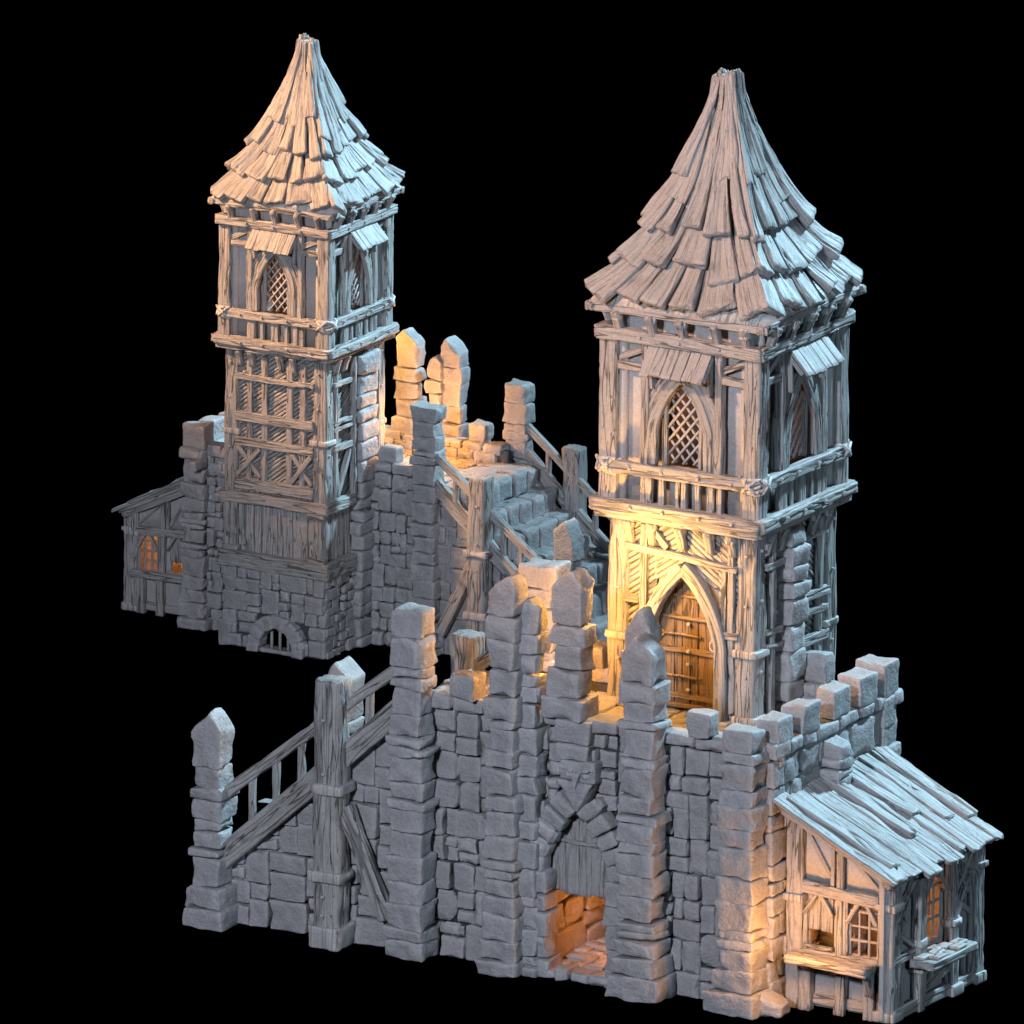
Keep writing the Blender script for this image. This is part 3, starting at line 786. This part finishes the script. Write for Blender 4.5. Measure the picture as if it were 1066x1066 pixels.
def ring(mb):
    th = np.linspace(0, 2 * PI, 17)
    tube(mb, np.array([F_.P(DC + .33 + .045 * math.cos(t), LH - .1, 3.73 + .06 * math.sin(t)) for t in th]), .014, 6); knob(mb, F_.P(DC + .33, LH - .11, 3.8), .03)
part('door_ring', M_MT, ring, door)
# short corbels under the jetty
for i, fr in enumerate(sides):
    for s in ((-.68, -.38, .0, .38, .68) if i != 2 else (-.68, -.45, .1, .36)):
        if i in (1, 3) and abs(s) < .1: continue
        corbel('corbel', fr, s, 4.86, 5.14, LH - .03, LH + .06, .1)
# posts
for ix, sx in enumerate((-1, 1)):
    for iy, sy in enumerate((-1, 1)):
        fr = Fr((TX + sx * (LH - .125), TY + sy * (LH - .125), 0), (1, 0, 0), (0, -1, 0))
        z0 = 2.86 if sy < 0 else 2.66
        p = T('corner_post', fr, 0, z0, 0, 5.16, .27, .27, 0, groove=.024, fc=8, fs=.8, wob=.014, seed=800 + ix * 7 + iy)
        for z, e in ((3.72, .02),) + (((2.93, .025),) if sy < 0 else ()): collar(p, fr, 0, 0, .155 + e, .155 + e, z, .1)
        for z in (4.9, 4.3, 3.45):
            nail(p, V(fr.o[0] + .02, fr.o[1] + sy * .14, z)); nail(p, V(fr.o[0] + sx * .14, fr.o[1] + .02, z + .05))
# stone pilasters on both sides of the tower
def pil(name, side, s0, s1, z0, z1, seed, out=.15):
    fr = sides[side]
    def f(mb):
        R = random.Random(seed); z = z0
        while z < z1 - .05:
            h = min(R.uniform(.16, .36), z1 - z)
            if z1 - z - h < .1: h = z1 - z
            e = R.uniform(-.05, .05)
            stone(mb, fr, s0 + e * .6, s1 + e, LH - .1, LH + out + R.uniform(-.03, .03), z + .003, z + h - .003, seed=R.randrange(1 << 20), r=.04, jit=.03, rough=.018, step=.05); z += h
    part(name, M_ST, f)
pil('stone_pilaster', 1, -.32, .06, 2.75, 5.08, 81)
pil('stone_pilaster', 3, -.02, .55, 0, 5.05, 82)
# side framing, right side (seen from the front) ; s = y - TY
fr = sides[1]
T('stud', fr, -.56, 2.9, -.56, 5.05, .09, .08, LH)
T('rail', fr, -.72, 4.72, -.3, 4.72, .09, .07, LH + .01)
T('rail', fr, -.72, 3.95, -.35, 3.92, .09, .08, LH + .01)
T('rail', fr, -.72, 3.78, -.35, 3.75, .06, .08, LH + .01)
T('rail', fr, -.2, 4.18, .72, 4.14, .11, .09, LH + .02, seed=5)
T('rail', fr, .05, 3.98, .72, 3.93, .09, .08, LH)
T('rail', fr, .08, 3.62, .72, 3.62, .12, .09, LH + .01)
T('rail', fr, .1, 4.86, .72, 4.86, .08, .08, LH + .0)
T('stud', fr, .55, 2.9, .56, 5.05, .08, .08, LH)
# back side
fr = sides[2]
for z, h in ((4.68, .1), (4.0, .17), (3.57, .15), (2.85, .20)): T('beam', fr, -.75, z, .75, z, h, .1, LH + .01)
for s, w in ((-.50, .10), (-.21, .12), (.27, .12), (.53, .12)):
    s = s; T('stud', fr, s, 2.85, s, 5.05, w, .08, LH - .02)
for a, b_ in ((-.71, -.28), (.33, .71)):
    T('diagonal_brace', fr, a, 3.48, b_, 2.98, .08, .07, LH - .0)
    T('diagonal_brace', fr, a, 2.98, b_, 3.48, .08, .07, LH + .03)
T('beam', fr, -LH - .06, 2.60, LH + .06, 2.60, .2, .16, LH + .0, groove=.022, fc=9, seed=15)
T('beam', fr, -LH - .08, 1.53, LH + .08, 1.53, .28, .2, LH - .0, groove=.022, fc=9, seed=17)
def vboards(mb):
    relief(mb, fr, -.95, .95, 1.6, 2.52, LH - .07, ang=0, pw=.3, depth=.014, seed=21, grain=.016)
part('board_infill', M_WD, vboards)
T('stud', fr, -.84, 1.66, -.84, 2.5, .24, .12, LH - .02, groove=.022)
T('stud', fr, .84, 1.66, .84, 2.5, .2, .12, LH - .02, groove=.022)
T('plate', fr, -.97, 1.72, -.70, 1.72, .1, .14, LH + .0); T('plate', fr, .68, 1.70, .97, 1.70, .1, .14, LH + .0)
T('plate', fr, .66, 2.46, .97, 2.46, .1, .14, LH + .0)
# left side (rear view, right face) s = -(y-TY): back corner at s = -LH
fr = sides[3]
T('beam', fr, -LH - .06, 2.60, -.05, 2.60, .2, .16, LH + .0, groove=.03)
T('beam', fr, -LH - .08, 1.53, -.05, 1.53, .28, .2, LH - .0, groove=.03)
part('board_infill', M_WD, lambda mb: relief(mb, fr, -.95, 0, 1.6, 2.52, LH - .07, ang=0, pw=.22, depth=.014, seed=25, grain=.012))
T('rail', fr, -.74, 4.68, -.1, 4.68, .09, .08, LH + .01)
T('rail', fr, -.74, 4.02, -.1, 4.02, .08, .08, LH + .01); T('rail', fr, -.74, 3.9, -.1, 3.9, .06, .08, LH + .01)
T('rail', fr, -.74, 3.58, -.1, 3.58, .12, .09, LH + .01)
T('stud', fr, -.66, 2.7, -.66, 5.05, .08, .08, LH); T('stud', fr, -.1, 2.7, -.1, 5.05, .08, .1, LH + .03)
T('diagonal_brace', fr, -.60, 2.75, -.16, 3.52, .09, .08, LH + .0); T('diagonal_brace', fr, -.66, 3.5, -.56, 2.75, .08, .08, LH - .01)
T('stud', fr, .74, 2.9, .74, 5.05, .1, .1, LH)
# stone base of the tower with its barred window
def tbase(mb):
    fb, fl, fg = sides[2], sides[3], sides[1]
    WC = .08
    mb.cur = 1
    box(mb, fb, -LH + .05, WC - .33, LH - .3, LH - .04, 0, 1.42); box(mb, fb, WC + .33, LH - .05, LH - .3, LH - .04, 0, 1.42); box(mb, fb, WC - .34, WC + .34, LH - .3, LH - .04, .5, 1.42)
    mb.cur = 0
    mb.cur = 1
    box(mb, fl, -LH + .05, .5, LH - .3, LH - .04, 0, 1.42); box(mb, fg, 0, LH - .05, LH - .3, LH - .04, 0, 1.42)
    mb.cur = 0
    stone_face(mb, fb, -LH - .02, LH + .02, .02, 1.40, LH + .03, 90, skip=lambda s, z: abs(s - WC) < .42 and z < .62, mx=.54, mz=.42, thick=.2)
    stone_face(mb, fl, -LH + .02, .1, .0, 1.40, LH + .02, 92, mx=.42, mz=.34, thick=.2)
    stone_face(mb, fg, .4, LH - .02, .0, 2.6, LH + .02, 93, mx=.42, mz=.34, thick=.2)
    stone(mb, fb, -LH - .1, -LH + .16, LH - .15, LH + .07, 0, .45, jit=.04)
part('tower_base', M_ST, tbase)
def bsur(mb):
    fb = sides[2]; WC = .08
    for i in range(9):
        a = PI * (i + .5) / 9; rr_ = .43
        x, z = WC - math.cos(a) * rr_ * .98, .12 + math.sin(a) * rr_ * 1.02
        stone(mb, fb, x - .09, x + .09, LH - .16, LH + .13 + .015 * (i % 2), z - .12, z + .12, rot=-(a - PI / 2), r=.03, jit=.014)
    for sg in (-1, 1): stone(mb, fb, WC + sg * .43 - .11, WC + sg * .43 + .11, LH - .16, LH + .14, 0, .16, r=.03, jit=.014)
    stone(mb, fb, WC - .32, WC + .32, LH - .2, LH + .06, 0, .07, r=.02, jit=.008)
bwin = part('barred_window', M_ST, bsur)
for s in (-.16, 0., .16):
    part('bar', M_MT, lambda mb: tube(mb, [sides[2].P(.08 + s, LH - .06, .04), sides[2].P(.08 + s, LH - .06, .3), sides[2].P(.08 + s, LH - .06, .52)], .026, 8), bwin)

# ------------------------------------------------------------------ lean-to shed
SX0, SX1, SY0, SY1 = .10, 1.50, .38, 2.46
def roofz(x): return 2.42 - (x - .1) * .475
FS = Fr((0, SY0, 0), (1, 0, 0), (0, -1, 0)); FK = Fr((0, SY1, 0), (1, 0, 0), (0, 1, 0)); FE = Fr((SX1, 0, 0), (0, 1, 0), (1, 0, 0))
def shed_end(fr, seed):
    # infill wall with openings: hatch and barred window
    def w(mb):
        n0, n1 = -.14, -.08
        box(mb, fr, .12, 1.42, n0, n1, .03, .72)
        box(mb, fr, .12, .36, n0, n1, .7, 1.5); box(mb, fr, .68, .9, n0, n1, .7, 1.5); box(mb, fr, 1.27, 1.42, n0, n1, .7, 1.5)
        k = 12; xs = np.linspace(.12, 1.45, k); top = roofz(xs) - .06
        v = np.concatenate([np.stack([xs, np.full(k, n_), z], 1) for n_, z in ((n1, 0 * xs + 1.45), (n1, top), (n0, top), (n0, 0 * xs + 1.45))])
        q = np.array([[r_ * k + i, r_ * k + i + 1, ((r_ + 1) % 4) * k + i + 1, ((r_ + 1) % 4) * k + i] for i in range(k - 1) for r_ in range(4)] + [[0, k, 2 * k, 3 * k], [4 * k - 1, 3 * k - 1, 2 * k - 1, k - 1]])
        mb.add(fr.M(v), q if fr.flip else q[:, ::-1])
    part('shed_wall', M_PL, w)
    T('shed_post', fr, .21, .0, .21, roofz(.21) - .07, .21, .16, -.04, groove=.022, fc=10, fs=.8)
    T('shed_post', fr, 1.40, .0, 1.40, roofz(1.4) - .07, .22, .2, -.08, groove=.022, fc=10, fs=.8)
    for a in ((.21, -.04, .135, .11, 1.32, .1), (1.40, -.08, .14, .125, 1.36, .09), (1.40, -.08, .15, .13, .06, .12)): collar(root, fr, *a)
    T('rafter', fr, .06, roofz(.06) - .07, 1.54, roofz(1.54) - .07, .13, .1, .03, groove=.018)
    T('beam', fr, .3, 1.47, 1.3, 1.41, .15, .1, -.02, groove=.028)
    T('stud', fr, .79, .7, .79, 2.02, .085, .08, -.02); T('stud', fr, .70, 1.5, .70, 2.06, .06, .06, -.02)
    T('stud', fr, .87, .72, .87, 1.42, .06, .07, -.03)
    T('diagonal_brace', fr, .32, 2.14, .68, 1.56, .05, .04, -.055); T('diagonal_brace', fr, .86, 1.92, 1.28, 1.54, .05, .04, -.055)
    for s, w in ((.32, .1), (.40, .09), (.82, .14), (1.2, .14)):
        T('stud', fr, s, .0, s + .01, .66, w, .12, -.0, groove=.025)
    T('rail', fr, .12, .12, 1.3, .12, .13, .06, -.06); T('rail', fr, .3, .69, 1.3, .69, .06, .08, -.02)
    # hatch
    def hatch(mb):
        for k in range(4): fbeam(mb, fr, .385 + k * .085, .95, .385 + k * .085, 1.40, .082, .035, -.07, groove=.01)
    h = part('serving_hatch', M_WD, hatch)
    for a in ((.33, 1.15, .51, 1.42, .05, .06, -.01), (.70, 1.15, .52, 1.42, .05, .06, -.01), (.35, .72, .35, 1.2, .045, .06, -.02), (.34, .76, .70, .76, .04, .06, -.02)): T('hatch_frame', fr, *a, h)
    # barred window
    def fr_(mb):
        fbeam(mb, fr, .90, 1.12, 1.08, 1.43, .055, .06, -.0); fbeam(mb, fr, 1.29, 1.12, 1.10, 1.43, .055, .06, -.0)
    wn = part('shed_window', M_WD, fr_)
    part('grille', M_MT, lambda mb: grille(mb, fr, .90, 1.29, .73, 1.42, 3, 4), wn)
def grille(mb, fr, s0, s1, z0, z1, nc, nr, n=-.06):
    c = (s0 + s1) / 2; a = (s1 - s0) / 2
    for i in range(nc + 1):
        s = s0 + (s1 - s0) * i / nc
        zt = float(arch_z(np.array(abs(s - c) / (a * 1.15)), z0 + (z1 - z0) * .55, z1))
        fbeam(mb, fr, s, z0, s, zt, .036, .035, n, groove=.002, res=.01, r=.35)
    for j in range(1, nr):
        z = z0 + (z1 - z0) * j / nr
        fbeam(mb, fr, s0, z, s1, z, .034, .033, n, groove=.002, res=.01, r=.35)
shed_end(FS, 1); shed_end(FK, 2)
part('serving_ledge', M_WD, lambda mb: (beam(mb, (.30, .10, .69), (1.36, .10, .66), .30, .11, up=(0, 0, 1), groove=.022, seed=33), beam(mb, (1.3, .12, .6), (1.3, .2, .35), .1, .1)))
part('window_sill', M_WD, lambda mb: fbeam(mb, FK, .3, .69, 1.36, .69, .13, .12, .05, groove=.02))
# east side
def ew(mb):
    box(mb, FE, .3, 2.44, -.14, -.08, .03, .72); box(mb, FE, .3, 1.06, -.14, -.08, .7, 1.72); box(mb, FE, 1.6, 2.44, -.14, -.08, .7, 1.72)
part('shed_wall', M_PL, ew)
part('shed_roof_deck', M_WD, lambda mb: sweep(mb, [(.04, 1.38, roofz(.04) - .0), (1.58, 1.38, roofz(1.58) - .0)], 2.4, .05, V(0, 0, 1), res=.1, seg=.2, groove=0, wob=0))
T('beam', FE, .2, 1.70, 2.55, 1.70, .12, .12, .0, groove=.018)
for s, w in ((1.0, .15), (1.78, .17), (2.36, .2)):
    T('shed_post', FE, s, .0, s, 1.68, w, .13, .0, groove=.02, fc=11)
for a in ((1.0, 0, .1, .09, .82, .09), (1.78, 0, .12, .09, .88, .12), (2.36, 0, .13, .1, .07, .13), (2.36, 0, .13, .1, 1.42, .08), (1.0, .02, .12, .1, .5, .06), (1.78, .01, .13, .1, .07, .14)): collar(root, FE, *a)
for a, b_ in (((.5, 1.15), (.95, 1.62)), ((.5, 1.6), (.72, 1.1)), ((.55, .8), (.78, 1.3)), ((.5, 1.05), (.9, .8)), ((1.88, 1.2), (2.35, 1.62)), ((1.88, 1.55), (2.2, 1.15)), ((1.9, .85), (2.2, 1.3)), ((1.86, 1.12), (2.3, .85))):
    T('diagonal_brace', FE, a[0], a[1], b_[0], b_[1], .07, .06, -.03)
T('rail', FE, .4, .72, 1.0, .72, .1, .08, -.03); T('rail', FE, .4, .08, 2.4, .08, .14, .1, -.02); T('rail', FE, 1.0, .2, 1.75, .36, .1, .07, .0)
T('stud', FE, .62, .1, .62, .7, .1, .06, -.04); T('stud', FE, 2.15, .1, 2.15, 1.6, .08, .05, -.05)
for s in (1.18, 1.34, 1.5): part('stud', M_WD, lambda mb: sweep(mb, [FE.P(s - .03, -.02, .3), FE.P(s, .0, .45), FE.P(s + .07, .03, .62)], .045, .05, FE.N, groove=.004))
wn = part('shed_window', M_WD, lambda mb: (fbeam(mb, FE, 1.08, 1.3, 1.33, 1.62, .06, .07, .0), fbeam(mb, FE, 1.64, 1.3, 1.36, 1.62, .06, .07, .0)))
part('grille', M_MT, lambda mb: grille(mb, FE, 1.10, 1.58, .80, 1.58, 3, 4), wn)
def tray(mb):
    beam(mb, (1.66, .78, .62), (1.66, 1.82, .62), .34, .1, up=(0, 0, 1), groove=.016)
    for y, x in ((.9, 1.6), (1.15, 1.65), (1.42, 1.6), (1.66, 1.66), (1.28, 1.56), (1.5, 1.74), (1.02, 1.74)):
        p, q = rbox(.07, .10, .018, .015, .04); mb.add(p + V(x, y, .685), q)
part('serving_ledge', M_WD, tray)
# roof planks, running down the slope
def plankrow():
    R = random.Random(77); y = .06
    k = 0
    def f(mb):
        nonlocal y
        while y < 2.60:
            w = R.uniform(.17, .36); w = min(w, 2.74 - y); a = .02 + R.uniform(-.03, .08); b_ = 1.69 + R.uniform(-.06, .06)
            lift = .05 + R.uniform(-.008, .025)
            sk = R.uniform(-.02, .02)
            sweep(mb, [(a, y + w / 2, roofz(a) + lift), (b_, y + w / 2 + sk, roofz(b_) + lift)], w * .97, .065, V(.4, 0, 1), seed=R.randrange(1 << 20), groove=.022, fc=9, fs=.7, wob=.014, ends=.03, r=.3)
            y += w
        for y0, a, b_, w, sk in ((1.28, .1, 1.25, .17, .0), (1.62, .05, 1.02, .2, .14), (2.2, .0, 1.25, .22, -.04), (.34, .15, 1.5, .2, .04), (2.56, .0, 1.35, .24, .0)):
            sweep(mb, [(a, y0, roofz(a) + .11), (b_, y0 + sk, roofz(b_) + .115)], w, .055, V(.4, 0, 1), seed=R.randrange(1 << 20), groove=.022, fc=9, fs=.7, wob=.014, ends=.03, r=.3)
    part('shed_roof', M_SH, f)
plankrow()

# ------------------------------------------------------------------ place, copy, label
def copy_tree(o, parent=None):
    c = o.copy(); C.objects.link(c)
    if parent is not None: c.parent = parent
    for ch in list(o.children):
        copy_tree(ch, c)
    return c
rear = copy_tree(root)
A_ = -.52
root.location = (2.921, 0, 0); root.rotation_euler = (0, 0, A_)
rear.location = (-2.90, 230.533 - 211.928 - .14, 0); rear.rotation_euler = (0, 0, A_ + PI); rear.scale = (.736,) * 3
root['label'] = 'large castle gatehouse in front, its arched gate wall and lit tower door facing us'
root['category'] = 'castle model'; root['group'] = 'castle gatehouse models'
rear['label'] = 'smaller castle gatehouse behind at left, its stone steps and barred tower base facing us'
rear['category'] = 'castle model'; rear['group'] = 'castle gatehouse models'

mb = MB(); mb.add(V(-200, -200, 0, 200, -200, 0, 200, 200, 0, -200, 200, 0).reshape(4, 3), [[0, 1, 2, 3]])
g = mb.build('ground', M_BK); g['kind'] = 'structure'

# ------------------------------------------------------------------ camera
PITCH, ROLL = .259, -.009
cam = bpy.data.cameras.new('camera'); co = bpy.data.objects.new('camera', cam); C.objects.link(co)
from mathutils import Matrix
co.matrix_world = Matrix.Translation((0, -211.928, 62.068)) @ Matrix.Rotation(PI / 2 - PITCH, 4, 'X') @ Matrix.Rotation(-ROLL, 4, 'Z')
cam.sensor_width = 36; cam.lens = 20000.44 / 1066 * 36; cam.clip_start = 10; cam.clip_end = 900
bpy.context.scene.camera = co

# ------------------------------------------------------------------ light
def loc(o, p):
    c, s = math.cos(o.rotation_euler[2]), math.sin(o.rotation_euler[2]); k = o.scale[0]
    return (o.location[0] + k * (p[0] * c - p[1] * s), o.location[1] + k * (p[0] * s + p[1] * c), k * p[2])
def lamp(name, p, power, col, rad=.1, o=None):
    l = bpy.data.lights.new(name, 'POINT'); l.energy = power; l.color = col; l.shadow_soft_size = rad
    q = bpy.data.objects.new(name, l); C.objects.link(q); q.location = loc(o, p) if o else p
def area(name, p, target, size, power, col):
    l = bpy.data.lights.new(name, 'AREA'); l.energy = power; l.color = col; l.size = size
    q = bpy.data.objects.new(name, l); C.objects.link(q); q.location = p
    from mathutils import Vector
    q.rotation_euler = (Vector(target) - Vector(p)).to_track_quat('-Z', 'Y').to_euler()
YEL = (1, .48, .085); ORG = (1, .30, .05)
def spot(name, p, target, half, power, col, rad):
    l = bpy.data.lights.new(name, 'SPOT'); l.energy = power; l.color = col; l.shadow_soft_size = rad; l.spot_size = 2 * half; l.spot_blend = .5
    q = bpy.data.objects.new(name, l); C.objects.link(q); q.location = p
    from mathutils import Vector
    q.rotation_euler = (Vector(target) - Vector(p)).to_track_quat('-Z', 'Y').to_euler()
BLU = (.50, .82, 1)
spot('key_spot', (-20, 13, 17), (-2.6, 16.1, 7.0), math.radians(12), 60000, (1, .53, .26), 1.0)
spot('key_spot', (-15, -9, 20), (2.3, 3.0, 8.0), math.radians(11.5), 28000, (1, .55, .33), 1.0)
area('side_fill_lamp', (24, -28, 12), (2, 4, 3), 5, 3000, (.62, .82, 1))
area('rim_lamp', (30, 30, 34), (0, 8, 3), 4, 26000, BLU)
spot('rim_spot', (30, 28, 34), (3, 1.5, 4), math.radians(13), 130000, BLU, 1.2)
spot('rim_spot', (30, 30, 34), (-3, 16.6, 7.6), math.radians(7.5), 170000, BLU, 1.2)
area('fill_lamp', (-15, -38, 21), (0, 4, 3), 3.2, 14000, (.81, .86, 1))
for o, k in ((root, 1.), (rear, .736)):
    lamp('tower_room_lamp', (-2.0, 2.55, 6.3), 7 * k * k, ORG, .1, o)
    lamp('courtyard_lamp', (-2.3, .80, 4.75), (165 if k == 1 else 62) * k * k, YEL, .08, o)
    lamp('floor_lamp', (-3.45, 1.0, 3.7), (90 if k == 1 else 140) * k * k, (1, .40, .08), .08, o)
    lamp('passage_lamp', (-2.25, .75, .7), 22 * k * k, ORG, .1, o)
    lamp('shed_lamp', (.75, 1.4, 1.1), 26 * k * k, ORG, .1, o)
lamp('doorstep_lamp', (.66, -.52, 1.05), 85, (1, .42, .10), .12, root)

w = bpy.data.worlds.new('World'); bpy.context.scene.world = w; w.use_nodes = True
w.node_tree.nodes['Background'].inputs[0].default_value = (0, 0, 0, 1); w.node_tree.nodes['Background'].inputs[1].default_value = 0
vs = bpy.context.scene.view_settings; vs.view_transform = 'Standard'; vs.look = 'None'; vs.gamma = 1; vs.exposure = 0
